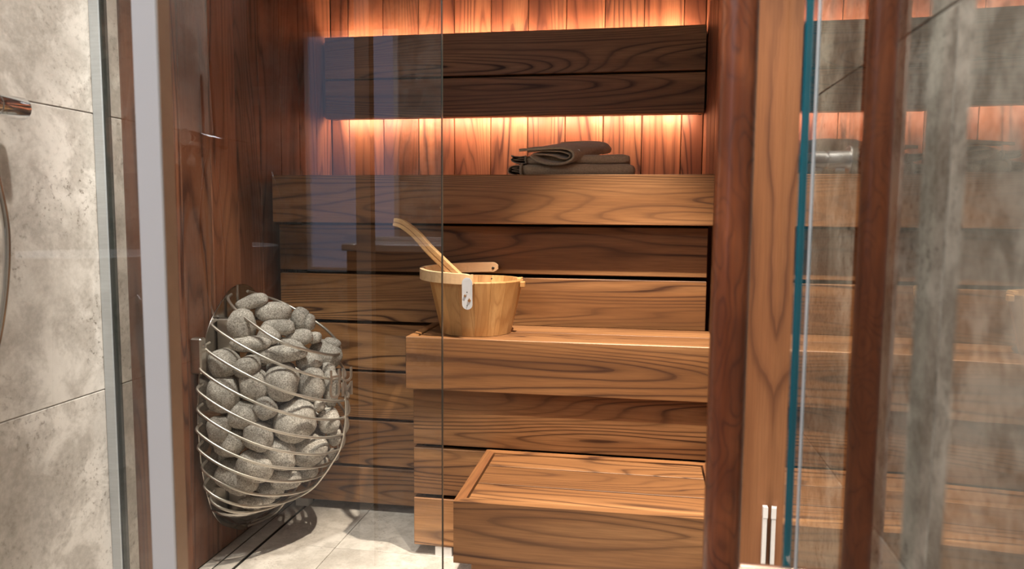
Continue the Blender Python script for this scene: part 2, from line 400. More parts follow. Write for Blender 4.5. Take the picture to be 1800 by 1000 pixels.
# lower bench ------------------------------------------------------
lb = empty('lower_bench', (-.2, 2.0, 0), 'middle sauna bench step carrying the wooden bucket', 'bench')
ZL = zt(-.327)
span('front_board', -.613, XRB, 1.91, 1.936, ZL-.143, ZL, W['x'], lb, .002)
span('side_board', -.613, -.589, 1.937, 2.198, ZL-.143, ZL, W['y'], lb, .002)
span('seat_slat', -.582, XRB, 1.9385, 2.059, ZL-.028, ZL-.001, W['x'], lb, .0007)
span('seat_slat', -.582, XRB, 2.064, 2.186, ZL-.028, ZL-.001, W['x'], lb, .0007)
span('riser_board', -.604, .203, 1.95, 1.972, zt(-.634), ZL-.146+.014, W['x'], lb, .002)
span('riser_board', -.604, .203, 1.95, 1.972, zt(-.777), zt(-.6445), W['x'], lb, .002)
span('riser_board', -.604, .203, 1.95, 1.972, zt(-.925), zt(-.788), W['x'], lb, .002)
for a, c in ((ZL-.15, zt(-.634)), (zt(-.6445), zt(-.777)), (zt(-.788), zt(-.925))):
    span('side_riser', -.604, -.584, 1.9725, 2.20, c, a, W['y'], lb, .0015)
span('dark_backing', -.58, .203, 1.99, 1.995, .03, ZL-.05, M_DARK, lb, 0)
for x in (-.52, .15):
    o = span('foot', x-.024, x+.024, 1.955, 1.99, 0, .027, M_WHITE, lb, .001); o['label'] = 'cream plastic foot'
# step -------------------------------------------------------------
st = empty('step_box', (-.1, 1.76, 0), 'low box step in front, with three slats inset in a mitred frame', 'step')
ZS = zt(-.636)
def mitred(name, p, z0, z1, mat):       # p: four corners of a mitred board in plan
    return prism(name, p, z0, z1, mat, st, (sum(q[0] for q in p)/4, sum(q[1] for q in p)/4, (z0+z1)/2))
x0, x1, y0, y1, tk = -.394, .2, 1.568, 1.944, .024
mitred('front_board', [(x0, y0), (x1, y0), (x1-tk, y0+tk), (x0+tk, y0+tk)], ZS-.143, ZS, W['x'])
mitred('rear_board', [(x0, y1), (x1, y1), (x1-tk, y1-tk), (x0+tk, y1-tk)], ZS-.143, ZS, W['x'])
mitred('side_board', [(x0, y0), (x0+tk, y0+tk), (x0+tk, y1-tk), (x0, y1)], ZS-.143, ZS, W_END)
mitred('side_board', [(x1, y0), (x1-tk, y0+tk), (x1-tk, y1-tk), (x1, y1)], ZS-.143, ZS, W_END)
span('inner_tray', x0+tk+.001, x1-tk-.001, 1.5935, 1.9185, ZS-.036, ZS-.030, M_DARK, st, 0)
for a, c in ((1.5955, 1.6925), (1.698, 1.8205), (1.826, 1.9175)):
    span('seat_slat', x0+tk+.004, x1-tk-.004, a, c, ZS-.027, ZS-.003, W['x'], st, .0007)
span('plinth', -.36, .17, 1.60, 1.93, .012, ZS-.13, W['x'], st, .001)
for x in (-.34, .15):
    for y in (1.61, 1.92): span('foot', x-.012, x+.012, y-.01, y+.01, 0, .013, M_WHITE, st, 0)
# backrest ---------------------------------------------------------
br = empty('backrest', (-.46, 2.62, zt(.345)), 'dark two-board backrest fixed on the back wall, light strips glowing behind it', 'backrest')
span('board', -1.131, .209, 2.60, 2.626, zt(.487), zt(.6335), W['x'], br, .002)
span('board', -1.131, .209, 2.60, 2.626, zt(.345), zt(.480), W['x'], br, .002)
for x in (-1.05, -.5, .12):
    span('bracket', x, x+.03, 2.6305, 2.6995, zt(.38), zt(.60), M_DARK, br, 0)
span('light_block_strip', -1.118, .195, 2.6268, 2.6300, zt(.468), zt(.498), M_DARK, br, 0)  # unseen black strip, added to stop light glowing through the board gap
for xa in (-1.129, .196): span('light_block_end', xa, xa+.010, 2.6268, 2.6985, zt(.352), zt(.627), M_DARK, br, 0)  # dark blocks added to keep the strip light from leaking at the ends
for zz, zn in ((zt(.6270), 'upper'), (zt(.3515), 'lower')):
    span('light_channel', -1.115, .19, 2.6268, 2.640, zz-.006, zz+.006, M_DARK, br, 0)
    for i in range(10):
        xa = -1.105+.1305*i
        o = span('light_strip', xa, xa+.105, 2.6402, 2.646, zz-.004, zz+.004, M_LED, br, 0); o['label'] = 'glowing warm light strip'

# ================================================================== GLASS
gf = empty('front_glass', (-.77, YG, 0), 'large clear fixed glass pane in front of the stone heater', 'glass panel')
span('pane', XL+.006, -.388, YG-.004, YG+.004, .005, 2.28, M_GLASS, gf, 0)
span('polished_edge', -.3878, -.3862, YG-.004, YG+.004, .005, 2.28, M_DKEDGE, gf, 0)
ch = span('wall_channel', XL, XL+.024, YG-.012, YG+.013, 0, 2.28, M_ALU2, gf, .0015)
o = span('channel_gasket', XL+.0242, XL+.028, YG-.009, YG+.009, 0, 2.28, M_DKEDGE, gf, 0)
# shower screen with the pale profile
ss = empty('shower_screen', (-.71, 1.0, 0), 'clear shower screen ending in a tall white aluminium profile', 'glass panel')
o = span('profile', -.731, -.690, 1.0, 1.028, 0, 2.28, M_ALU, ss, .002); o['label'] = 'white aluminium edge profile'
o = span('profile_side', -.6898, -.688, 1.001, 1.028, 0, 2.28, M_ALUSIDE, ss, 0); o['label'] = 'inner face of the profile with a painted tan wood reflection'
span('pane', XL+.002, -.7312, 1.010, 1.018, .005, 2.28, M_GLASS, ss, 0)
# return pane at the post
rg = empty('return_pane', (.24, 1.25, 0), 'narrow clear glass strip meeting the timber post, seen almost edge-on', 'glass panel')
def slab(name, a, b_, t_, z0, z1, mat, parent):
    a = Vector((a[0], a[1])); b_ = Vector((b_[0], b_[1])); d = (b_-a).normalized(); n = Vector((-d.y, d.x))*t_/2
    poly = [tuple(a+n), tuple(b_+n), tuple(b_-n), tuple(a-n)]
    return prism(name, poly, z0, z1, mat, parent, ((a.x+b_.x)/2, (a.y+b_.y)/2, (z0+z1)/2))
slab('pane', (.2643, YG-.001), (.2225, 1.06), .008, .005, 2.2, M_GLASS, rg)
pc = empty('white_clip', (.252, 1.445, .25), 'small white plastic seal strip standing at the foot of the timber post', 'seal')
span('strip', .2475, .2555, 1.437, 1.449, .0, ZC-.572, M_WHITE, pc, .001)
o = prism('cap', [(.2470, 1.436), (.2560, 1.436), (.2560, 1.449), (.2470, 1.449)], ZC-.5718, ZC-.551, M_CERAMIC, pc, (.2515, 1.443, ZC-.56))
# door
gd = empty('glass_door', (.2, .76, 0), 'open clear glass door with a teal edge and two round wooden pull bars', 'door')
span('pane', .195, .205, .567, .9515, .012, 2.18, M_GLASS_D, gd, 0)
o = span('edge', .1905, .2080, .952, .9665, .012, 2.18, M_TEAL, gd, .0015); o['label'] = 'teal polished glass edge'
o = span('seal', .1935, .1948, .9020, .9045, .012, 2.18, M_REFLECTION_LINE, gd, 0); o['label'] = 'thin pale line painting a bright reflection'  # pale strip standing in for a bright reflected line on the pane
zb0, zb1 = .28, 1.72
for x, nm in ((.112, 'near'), (.270, 'far')):
    pth = [(x, .935, zb0+(zb1-zb0)*i/40) for i in range(41)]
    def rr(t, L=(zb1-zb0)):
        e = min(t, 1-t)*L
        return .0205 if e > .006 else .0205*(.7+.3*e/.006)
    if x > .2: rr2 = lambda t: rr(t)*.88
    else: rr2 = lambda t: rr(t)*1.10
    hb = tube('pull_bar', pth, rr2, W_HANDLE, gd, 32)
    s = 1 if x < .2 else -1
    for z in (ZC-.446, ZC+.56):
        xa, xe = sorted((x+s*.016, .2-s*.0055))
        o = lathe('standoff', (xa, .935, z), [(0, 0), (.0135, 0), (.0135, xe-xa), (0, xe-xa)], M_STANDOFF, gd, 24, 'x'); o['label'] = 'chrome standoff with a painted rose reflection'
for z in (.25, 1.95):
    span('hinge', .186, .214, .51, .60, z-.035, z+.035, M_STEEL, gd, .003)
sg = empty('side_pane', (.19, .35, 0), 'clear fixed glass pane at the right picture edge beside the open door', 'glass panel')
slab('pane', (.1995, .494), (.1815, .20), .010, .005, 2.2, M_GLASS_D, sg)

# wall hook seen through the door glass
hk = empty('wall_peg', (.27, 1.16, ZC+.082), 'short chrome two-section peg standing out from the stone wall', 'hook')
zc_ = ZC+.084
lathe('peg', (.236, 1.16, zc_), [(0, 0), (.0120, 0), (.0128, .002), (.0128, .029), (.0112, .0305), (.0112, .032), (.0128, .0335), (.0128, .062), (0, .062)], M_PEG, hk, 28, 'x')
lathe('tip', (.2305, 1.16, zc_+.003), [(0, 0), (.003, .001), (.003, .0053), (0, .0053)], M_PEG, hk, 12, 'x')
span('notch_lug', .252, .262, 1.152, 1.168, zc_-.0165, zc_-.0121, M_PEG, hk, .001)
span('notch_lug', .280, .293, 1.152, 1.168, zc_-.0165, zc_-.0121, M_PEG, hk, .001)
lathe('wall_plate', (.2982, 1.16, zc_), [(0, 0), (.020, 0), (.020, .0018), (0, .0018)], M_PEG, hk, 28, 'x')

# shower mixer and hose on the left tiles
mx = empty('shower_mixer', (-1.10, 1.08, ZC+.185), 'chrome shower mixer bar on the travertine wall at the left picture edge', 'mixer')
lathe('body', (-1.10, 1.035, ZC+.185), [(0, 0), (.019, 0), (.020, .004), (.020, .100), (.0185, .101), (.0185, .104), (.020, .105), (.020, .163), (.017, .167), (0, .167)], M_CHROME, mx, 32, 'y')
for y in (1.07, 1.13):
    lathe('wall_mount', (-1.1495, y, ZC+.185), [(0, 0), (.03, 0), (.03, .006), (.012, .010), (.012, .036), (0, .036)], M_CHROME, mx, 24, 'x')
hz = tube('shower_hose', catmull([(-1.10, 1.10, ZC+.163), (-1.10, 1.12, ZC+.12), (-1.10, 1.138, ZC+.05), (-1.10, 1.150, ZC-.03), (-1.10, 1.143, ZC-.12), (-1.10, 1.12, ZC-.22), (-1.10, 1.09, ZC-.28), (-1.10, 1.055, ZC-.22), (-1.10, 1.04, ZC-.1), (-1.115, 1.04, ZC+.10), (-1.125, 1.045, ZC+.40)], 8), .0062, M_CHROME, None, 10)
tag(hz, 'thin chrome shower hose hanging in a loop at the left picture edge', 'hose')
hz.name = 'shower_hose'

# ================================================================== HEATER
YC = 1.98
ht = empty('sauna_heater', (XL, YC, zt(-.56)), 'wall-hung drop-shaped steel wire heater basket full of grey stones', 'heater')
# wall plate (egg outline)
WZ = [(p, .9*q) for p, q in [(-.930, 0), (-.922, .035), (-.90, .08), (-.86, .150), (-.80, .198), (-.70, .235), (-.60, .250), (-.50, .250), (-.40, .232), (-.33, .200), (-.28, .160), (-.24, .105), (-.215, .06), (-.205, 0)]]
pl = catmull([(YC-w_, z, 0) for z, w_ in WZ]+[(YC+w_, z, 0) for z, w_ in WZ[::-1][1:-1]], 4, True)
prism('back_plate', [(p.x, p.y) for p in pl], -1.134, -1.129, M_MIRRORSTEEL, ht, (-1.13, YC, zt(-.56)), lambda a, c, d: (d, a, zt(c)))
tube('plate_rim', [(-1.1315, p.x, zt(p.y)) for p in pl], .0020, M_MIRRORSTEEL, ht, 8, True)
for y, z in ((1.90, -.36), (2.1, -.36), (1.9, -.78), (2.1, -.78)):
    lathe('spacer', (XL+.0005, y, zt(z)), [(0, 0), (.012, 0), (.012, .014), (0, .014)], M_STEEL, ht, 12, 'x')
span('element_box', -1.126, -1.075, 1.845, 1.875, zt(-.42), zt(-.285), M_STEEL, ht, .003)
span('element_box', -1.126, -1.075, 1.88, 1.91, zt(-.84), zt(-.77), M_STEEL, ht, .003)
lathe('conduit', (-1.11, 1.93, zt(-.30)), [(0, 0), (.004, 0), (.004, .10), (0, .10)], M_STEEL, ht, 10, 'z')
jb = span('terminal_bracket', XL+.001, -1.118, 1.755, 1.782, zt(-.42), zt(-.325), M_STEEL, ht, .004); jb['label'] = 'small steel terminal bracket'
V, F = lathe_data((-1.1178, 1.768, zt(-.345)), [(0, .0015), (.003, .001), (.004, 0)], 12, 'x'); mesh('screw', V, F, M_CHROME, jb, (-1.1178, 1.768, zt(-.345)))
wires = [(-.239, .085, .285), (-.301, .165, .298), (-.358, .200, .305), (-.409, .226, .304), (-.462, .240, .298), (-.515, .242, .285), (-.566, .250, .262), (-.615, .246, .238), (-.673, .232, .205), (-.724, .226, .165), (-.768, .200, .120)]
def wire_pts(z0, w_, d):
    rm = max(w_, .17)*1.0
    wf, rf = w_*.86, rm*.86
    c = [(-1.118, -w_), (-1.118+.30*d, -rm*1.02), (-1.118+.62*d, -rm*.86), (-1.118+.88*d, -rm*.48), (-1.118+d, 0),
         (-1.118+.88*d, rf*.52), (-1.118+.62*d, rf*.88), (-1.118+.30*d, rf*1.02), (-1.118, wf)]
    if w_ < .12: c[1] = (-1.118+.22*d, -w_*1.5); c[7] = (-1.118+.22*d, w_*1.5)
    return [(x, YC+y, zt(z0-.55*(x+1.118))) for x, y in c]
for i, (z0, w_, d) in enumerate(wires):
    P = wire_pts(z0, w_, d)
    # hooked ends running into the back plate
    P = [(-1.129, P[0][1]+.035, P[0][2]+.012)]+P+[(-1.129, P[-1][1]-.035, P[-1][2]+.012)]
    tube('basket_wire', catmull(P, 8), .0041, M_WIRE, ht, 8)
# lower bowl rim and spine following the front profile
sp = [(-1.118+d+.004, YC-.012, zt(z0-.55*d)) for z0, w_, d in wires[1:]]+[(-1.03, YC-.01, zt(-.872)), (-1.08, YC, zt(-.905)), (-1.125, YC, zt(-.925))]
tube('spine_rod', catmull(sp, 5), .0034, M_WIRE, ht, 8)
sp2 = [(p[0]-.006, p[1]+.026, p[2]) for p in sp]
tube('spine_rod', catmull(sp2, 5), .0030, M_WIRE, ht, 8)
bw = []
V = []; F = []
zs_ = [(-.800, .19, .085), (-.83, .155, .066), (-.86, .12, .045), (-.89, .07, .022), (-.905, .02, .006)]
for j, (z0, w_, d) in enumerate(zs_):
    for k2 in range(17):
        a = pi*k2/16
        V.append((-1.126+d*1.25*sin(a), YC-w_*cos(a), zt(z0-.45*d*sin(a))))
for j in range(len(zs_)-1):
    for k2 in range(16):
        q = j*17+k2; F.append((q, q+1, q+18, q+17))
o = mesh('drip_bowl', V, F, M_MIRRORSTEEL, ht, (-1.1, YC, zt(-.85)))
md = o.modifiers.new('thickness', 'SOLIDIFY'); md.thickness = .002
# badge with the maker's letters
bd = empty('badge', Vector((-.797, 1.962, zt(-.470)))-Vector(ht.location)); bd.parent = ht
def letters(txt, size, ext, mat, name, M, parent=None, label=None, space=1.0):
    cu_ = bpy.data.curves.new(name, 'FONT'); cu_.body = txt; cu_.size = size; cu_.extrude = ext; cu_.align_x = 'CENTER'; cu_.align_y = 'CENTER'
    cu_.space_line = space; cu_.offset = .0004
    to = bpy.data.objects.new(name, cu_); COL.objects.link(to)
    bpy.context.view_layer.update()
    me = bpy.data.meshes.new_from_object(to.evaluated_get(bpy.context.evaluated_depsgraph_get()))
    COL.objects.unlink(to); bpy.data.objects.remove(to)
    me.transform(M); me.materials.clear(); me.materials.append(mat)
    off = M.translation.copy()
    me.transform(Matrix.Translation(-off))
    return link(name, me, off, mat, parent)
M_ = Matrix.Translation((-.812, 1.945, zt(-.472))) @ Matrix.Rotation(R(58), 4, 'Z') @ Matrix.Rotation(R(90), 4, 'X')
bpy.data.objects.remove(bd)
o = letters('HU\nUM', .056, .0018, M_WIRE, 'badge', M_, ht, space=.72); o['label'] = 'cut-out steel letter badge'

# stones
ROW = [
'flat grey stone at the very top of the heater, touching the top wire loop',
'large leaning grey stone just below the top wire loop, upper left',
'broad round-backed grey stone, second from the top of the pile',
'smooth oval grey stone lying under the second highest stone',
'upright rounded grey stone at the upper right of the pile',
'narrow stone tucked behind the upright stone at the upper right',
'small dark round stone left of centre below the smooth oval one',
'angular grey stone with a shaded right side, upper right of centre',
'small round stone right of the angular stone near the far rim',
'long flat stone just under the leaning stone, crossed by the top wire',
'thin stone sliver lying over the longest stone',
'longest flat stone spanning the middle of the top layer',
'small stone at the far rim, furthest right of the top layer',
'big domed stone at the right rim beneath the far wire',
'squarish stone at the left, beside the steel element box',
'wedge-shaped stone right of the squarish left stone',
'upright triangular stone left of the big domed rim stone',
'small pale stone poking up beside the letter badge',
'tall egg-shaped stone left of centre, between second and third wires',
'large blocky pale stone in the upper middle, between second and third wires',
'upright rectangular stone right of the large blocky pale one',
'tall narrow stone beside the letter badge, below the rim',
'large stone at the left edge crossed by the fourth wire',
'small tilted stone in the centre gap between big stones',
'small dark stone behind the wires, right of centre',
'domed stone left of centre below the egg-shaped stone',
'largest triangular stone in the middle right of the basket',
'pale pointed stone with a dark streak at the right',
'small round stone at the far left, mid height',
'blocky stone in the middle left, under the central gap',
'wide domed stone at the lower right',
'small stone at the right edge behind the spine rod',
'rounded stone at the lower left, below the small far-left one',
'triangular stone in the lower middle',
'oval stone in the lower middle left',
'largest bottom-left stone, wide and slanting',
'flat wide stone near the bottom right',
'stone at the bottom right against the spine rod',
'small flat stone near the bottom centre',
'lowest flat stone resting in the bottom left of the basket',
'lowest flat stone in the bottom centre of the basket']
STN = [
(-1.041, 1.881, 0.714, 0.0407, 0.0188, 0.0171, -20),(-1.06, 1.861, 0.652, 0.0357, 0.0419, 0.0323, 60),(-0.989, 1.902, 0.684, 0.0459, 0.0269, 0.0245, -5),
(-0.969, 1.886, 0.644, 0.0456, 0.022, 0.02, -5),(-0.927, 1.939, 0.662, 0.0258, 0.0307, 0.0235, -70),(-0.903, 1.949, 0.652, 0.013, 0.0227, 0.016, 80),
(-0.986, 1.869, 0.625, 0.0296, 0.0234, 0.0213, 25),(-0.919, 1.912, 0.613, 0.035, 0.0239, 0.0217, -10),(-0.884, 1.939, 0.61, 0.0168, 0.0162, 0.016, 0),
(-1.023, 1.838, 0.603, 0.0551, 0.0214, 0.0195, -3),(-0.928, 1.884, 0.6, 0.0314, 0.0141, 0.016, 10),(-0.949, 1.867, 0.573, 0.0669, 0.0236, 0.0215, -6),
(-0.853, 1.982, 0.585, 0.0248, 0.0165, 0.016, 15),(-0.864, 1.967, 0.555, 0.0426, 0.0377, 0.0341, 20),(-1.088, 1.815, 0.552, 0.0393, 0.0378, 0.0341, -30),
(-1.025, 1.816, 0.546, 0.0339, 0.0272, 0.0247, -25),(-0.888, 1.911, 0.544, 0.0303, 0.0287, 0.026, 30),(-0.848, 1.941, 0.515, 0.0188, 0.0243, 0.0171, 80),
(-1.009, 1.824, 0.494, 0.0365, 0.045, 0.033, 70),(-0.946, 1.859, 0.496, 0.0434, 0.0489, 0.0391, 85),(-0.879, 1.902, 0.485, 0.0342, 0.0475, 0.031, 88),
(-0.838, 1.939, 0.468, 0.0207, 0.0517, 0.0188, 85),(-1.087, 1.804, 0.469, 0.0415, 0.0481, 0.0374, -70),(-0.975, 1.82, 0.434, 0.0273, 0.0288, 0.0248, -30),
(-0.855, 1.897, 0.429, 0.0158, 0.0164, 0.016, 0),(-1.028, 1.805, 0.411, 0.0397, 0.0355, 0.0321, 10),(-0.917, 1.876, 0.388, 0.0525, 0.0531, 0.0472, 50),
(-0.844, 1.932, 0.378, 0.029, 0.0354, 0.0263, 60),(-1.091, 1.784, 0.38, 0.0273, 0.0342, 0.0248, -80),(-0.995, 1.816, 0.356, 0.0387, 0.0369, 0.0334, 15),
(-0.887, 1.904, 0.297, 0.0482, 0.0438, 0.0395, -5),(-0.836, 1.948, 0.325, 0.0195, 0.0243, 0.0178, 70),(-1.066, 1.793, 0.336, 0.0353, 0.0335, 0.0303, 10),
(-0.956, 1.845, 0.299, 0.0492, 0.0406, 0.0366, 10),(-1.013, 1.82, 0.273, 0.0461, 0.0394, 0.0356, 20),(-1.061, 1.82, 0.234, 0.0591, 0.0425, 0.0383, 20),
(-0.946, 1.868, 0.221, 0.0398, 0.0264, 0.024, 5),(-0.905, 1.906, 0.231, 0.0318, 0.027, 0.0245, -20),(-0.981, 1.856, 0.187, 0.0325, 0.0192, 0.0175, 5),
(-1.037, 1.842, 0.157, 0.0338, 0.0147, 0.016, 5),(-1.001, 1.858, 0.158, 0.0248, 0.0124, 0.016, -10),(-1.07, 1.834, 0.434, 0.0211, 0.0211, 0.0163, 0),
(-0.976, 1.862, 0.377, 0.0214, 0.0214, 0.0166, 0),(-1.042, 1.841, 0.454, 0.0176, 0.0176, 0.016, 0),(-0.933, 1.89, 0.336, 0.0217, 0.0217, 0.0168, 0),
(-1.058, 1.827, 0.368, 0.0175, 0.021, 0.016, 0),(-0.877, 1.943, 0.331, 0.0223, 0.0223, 0.0173, 0),(-0.993, 1.851, 0.317, 0.0213, 0.0177, 0.016, 0),
(-1.102, 1.825, 0.284, 0.0175, 0.028, 0.016, 90),(-0.936, 1.908, 0.253, 0.0219, 0.0219, 0.017, 0),(-0.949, 1.882, 0.428, 0.0252, 0.0216, 0.0167, 0),
(-0.916, 1.904, 0.438, 0.0219, 0.0182, 0.016, 0),(-1.023, 1.874, 0.189, 0.0215, 0.0179, 0.016, 0),(-1.11, 1.835, 0.239, 0.0176, 0.0281, 0.016, 90),
(-0.891, 1.994, 0.227, 0.0191, 0.0191, 0.016, 0),(-0.874, 2.035, 0.237, 0.0195, 0.0195, 0.016, 0)
]
def rock(seed, a, b_, c):
    bm = bmesh.new(); bmesh.ops.create_icosphere(bm, subdivisions=3, radius=1)
    s = Vector((seed*3.7, seed*1.3, seed*5.1))
    e = 2.45
    for v in bm.verts:
        n = v.co.normalized()
        k_ = (abs(n.x)**e+abs(n.y)**e+abs(n.z)**e)**(-1/e)
        p = n*k_
        d = 1+.17*mnoise.noise(n*1.05+s)+.025*mnoise.noise(n*2.4+s*2)
        p = p*d
        p.x += .16*mnoise.noise(s+Vector((0, p.z, 0)))*p.z
        v.co = Vector((p.x*a*.97, p.y*c, p.z*b_*.97))
    bm.normal_update()
    me = bpy.data.meshes.new('sauna_stone'); bm.to_mesh(me); bm.free()
    me.polygons.foreach_set('use_smooth', [True]*len(me.polygons)); me.materials.append(M_ROCK)
    return me
BAS = Matrix(((.986, .167, 0), (-.167, .986, 0), (0, 0, 1))).transposed()
_r = random.Random(3)
for k in range(60):      # hidden core of the pile
    z0 = -.80+.5*_r.random(); dd = (.11 if z0 > -.6 else .05)*_r.random()
    q_ = Vector((-1.085+dd, YC+(_r.random()-.5)*(.24 if z0 > -.65 else .12), zt(z0)))
    if all((q_-Vector(s_[:3])).length > .9*((s_[3]*s_[4]*s_[5])**(1/3)+.026) for s_ in STN): STN.append((*q_, .028, .025, .025, 0))
# let overlapping stones settle deeper into the basket
STN = [list(s_) for s_ in STN]; _v = Vector((-.42, .90, -.08)).normalized()
for s_ in STN[9:56]: s_[0] -= .005; s_[1] += .009
for s_ in STN[41:56]: s_[0] -= .010; s_[1] += .018
_o = [Vector(s_[:3]) for s_ in STN]
for _it in range(40):
    for p_ in range(len(STN)):
        for q2 in range(p_+1, len(STN)):
            A_, B_ = STN[p_], STN[q2]; d_ = Vector(A_[:3])-Vector(B_[:3])
            n_ = d_.normalized(); ext = lambda s_: math.sqrt((n_.x*s_[3])**2+(n_.y*s_[5])**2+(n_.z*s_[4])**2)
            ov = 1.0*(ext(A_)+ext(B_))-d_.length
            if ov > 0:
                dp, nr = (A_, B_) if d_.dot(_v) > 0 else (B_, A_)
                i_ = p_ if dp is A_ else q2
                if (Vector(dp[:3])-_o[i_]).length < (.010 if i_ < 41 else .05) and dp[0] > -1.085:
                    for c_ in range(3): dp[c_] += _v[c_]*min(ov, .006)
for i, (x, y, z, a, b_, c, an) in enumerate(STN):
    g_ = 1.09 if i < len(ROW) else 1.0
    me = rock(i+1, a*g_, b_*g_, c*g_)
    o = bpy.data.objects.new('sauna_stone', me); COL.objects.link(o); o.location = (x, y, z)
    ang = R(an) if abs(an) <= 35 else 0
    o.matrix_world = Matrix.Translation((x, y, z)) @ BAS.to_4x4() @ Matrix.Rotation(ang, 4, 'Y')
    if i < len(ROW): tag(o, ROW[i], 'stone', 'stones in the heater basket')
    else: tag(o, 'small dark stone wedged deep between the larger heater stones', 'stone', 'stones wedged deep in the heater basket')

# ================================================================== BUCKET
bx, by, bz = -.447, 2.045, ZL
bk = empty('sauna_bucket', (bx, by, bz), 'round honey-coloured stave bucket with pale bent handle on the middle bench', 'bucket')
HB = .150; RB, RT = .099, .132; NS = 18
for k in range(NS):
    a0 = 2*pi*(k)/NS; a1 = 2*pi*(k+1)/NS-.004
    hh = HB
    V = []; F = []
    nseg = 5
    for j in range(nseg+1):
        a = a0+(a1-a0)*j/nseg
        for (r, z) in ((RB, 0), (RT, hh-.003), (RT-.0015, hh), (RT-.011, hh), (RT-.0125, hh-.003), (RB-.012, 0)):
            V.append((bx+r*cos(a), by+r*sin(a), bz+z))
    for j in range(nseg):
        for q in range(6):
            F.append((j*6+q, (j+1)*6+q, (j+1)*6+(q+1) % 6, j*6+(q+1) % 6))
    F.append(tuple(range(6))); F.append(tuple(nseg*6+q for q in range(6)))
    am = (a0+a1)/2
    mesh('stave', V, F, W_STAVE, bk, (bx+RT*cos(am), by+RT*sin(am), bz+HB/2), True, 35)
lathe('base', (bx, by, bz), [(0, .012), (RB-.013, .012), (RB-.013, .02), (0, .02)], W_PALE, bk, 36)
# small catch block on the right rim
span('rim_catch', bx+RT-.004, bx+RT+.009, by-.03, by-.006, bz+HB-.020, bz+HB-.004, W_STAVE, bk, .002)
span('rim_ear', bx+RT-.014, bx+RT-.002, by-.02, by+.02, bz+HB-.002, bz+HB+.005, W_STAVE, bk, .001)
# bent handle: flat band lying around the left half of the rim, slightly raised
def band(name, path, h, th, mat, parent, tilt=None):
    P = [Vector(p) for p in path]; V = []; F = []; n = len(P)
    for i, p in enumerate(P):
        t = (P[min(i+1, n-1)]-P[max(i-1, 0)]).normalized(); nn = Vector((t.y, -t.x, 0)).normalized()
        e = min(i, n-1-i)/2.6
        hh = h*(1 if (e >= 1 or i == 0) else math.sqrt(max(.16, 1-(1-e)**2)))
        for sx, sz in ((-1, -1), (1, -1), (1, 1), (-1, 1)):
            V.append(p+nn*sx*th/2+Vector((0, 0, sz*hh/2)))
    for i in range(n-1):
        for q in range(4): F.append((i*4+q, i*4+(q+1) % 4, (i+1)*4+(q+1) % 4, (i+1)*4+q))
    F.append((0, 1, 2, 3)); F.append(tuple((n-1)*4+q for q in range(4)))
    o = mesh(name, V, F, mat, parent, tuple(sum(P, Vector())/n), False)
    md = o.modifiers.new('round', 'BEVEL'); md.width = .003; md.segments = 3; md.limit_method = 'ANGLE'; md.angle_limit = R(40)
    return o
RH = RT+.010
hp = []
for i in range(41):
    t = i/40; a = R(276)-R(192)*t       # front pivot -> left -> back pivot
    zc = bz+HB+.009+.014*t
    hp.append((bx+RH*cos(a)*1.08, by+RH*sin(a), zc))
# straight run to the pivots
hp = [(bx+.018, by-RH-.001, bz+HB+.0085)]+hp+[(bx+.006+.006*q_, by+RH-.002, bz+HB+.0232) for q_ in range(1, 6)]
# reorder: front end first
band('handle', hp, .029, .012, W_PALE, bk)
# metal pivot strap at the front, printed drops
def stadium(w_, h, n=12):
    r = w_/2; P = []
    for k in range(n+1): a = pi*k/n; P.append((r*cos(a), h/2-r+r*sin(a)))
    for k in range(n+1): a = pi+pi*k/n; P.append((r*cos(a), -h/2+r+r*sin(a)))
    return P
sx_, sy_, sz_ = bx+.008, by-RH-.0085, bz+HB-.028
f_ = lambda x, z, d: (sx_+x, sy_+d+.10*(z-.0)+.0, sz_+z)
f_ = lambda x, z, d: (sx_+x, sy_+d-.0*(z)+(.0 if z > 0 else -z*.10), sz_+z)
stp = prism('pivot_strap', stadium(.0275, .085), 0, .0018, M_STRAP, bk, (sx_, sy_, sz_), f_)
stp['label'] = 'bright steel pivot strap with two water drops'
def drop(s, cx, cz):
    P = []
    for k in range(24):
        a = 2*pi*k/24; r = s*(1+.55*max(0, cos(a))**6)
        P.append((cx+s*sin(a)*(1-.55*max(0, cos(a))**1.5), cz+r*cos(a)))
    return P
M_HOLE = simple('drop_cut_out', (.30, .15, .06), .6)
for s, cx, cz in ((.0042, .0055, -.018), (.0030, -.006, -.006)):
    prism('water_drop', drop(s, cx, cz), -.0006, .001, M_HOLE, stp, (sx_+cx, sy_, sz_+cz), f_)
M_SCREW = simple('dark_screw', (.12, .11, .10), .3, 1)
for cz in (.004, -.031):
    V, F = lathe_data((sx_, sy_-cz*0-.0008+(0 if cz > 0 else -cz*.10), sz_+cz), [(0, 0), (.0016, 0), (.0016, .001), (0, .001)], 10, 'y'); mesh('screw', V, F, M_SCREW, stp, (sx_, sy_, sz_+cz))
lathe('pivot_bolt', (bx+.022, by+RH-.0105, bz+HB+.0205), [(0, 0), (.0025, 0), (.0042, .0015), (.0042, .004), (0, .004)], M_SCREW, bk, 16, 'y')
lathe('pivot_bolt', (bx+.022, by+RT-.0165, bz+HB-.011), [(0, 0), (.0025, 0), (.0042, .0015), (.0042, .005), (0, .005)], M_SCREW, bk, 16, 'y')

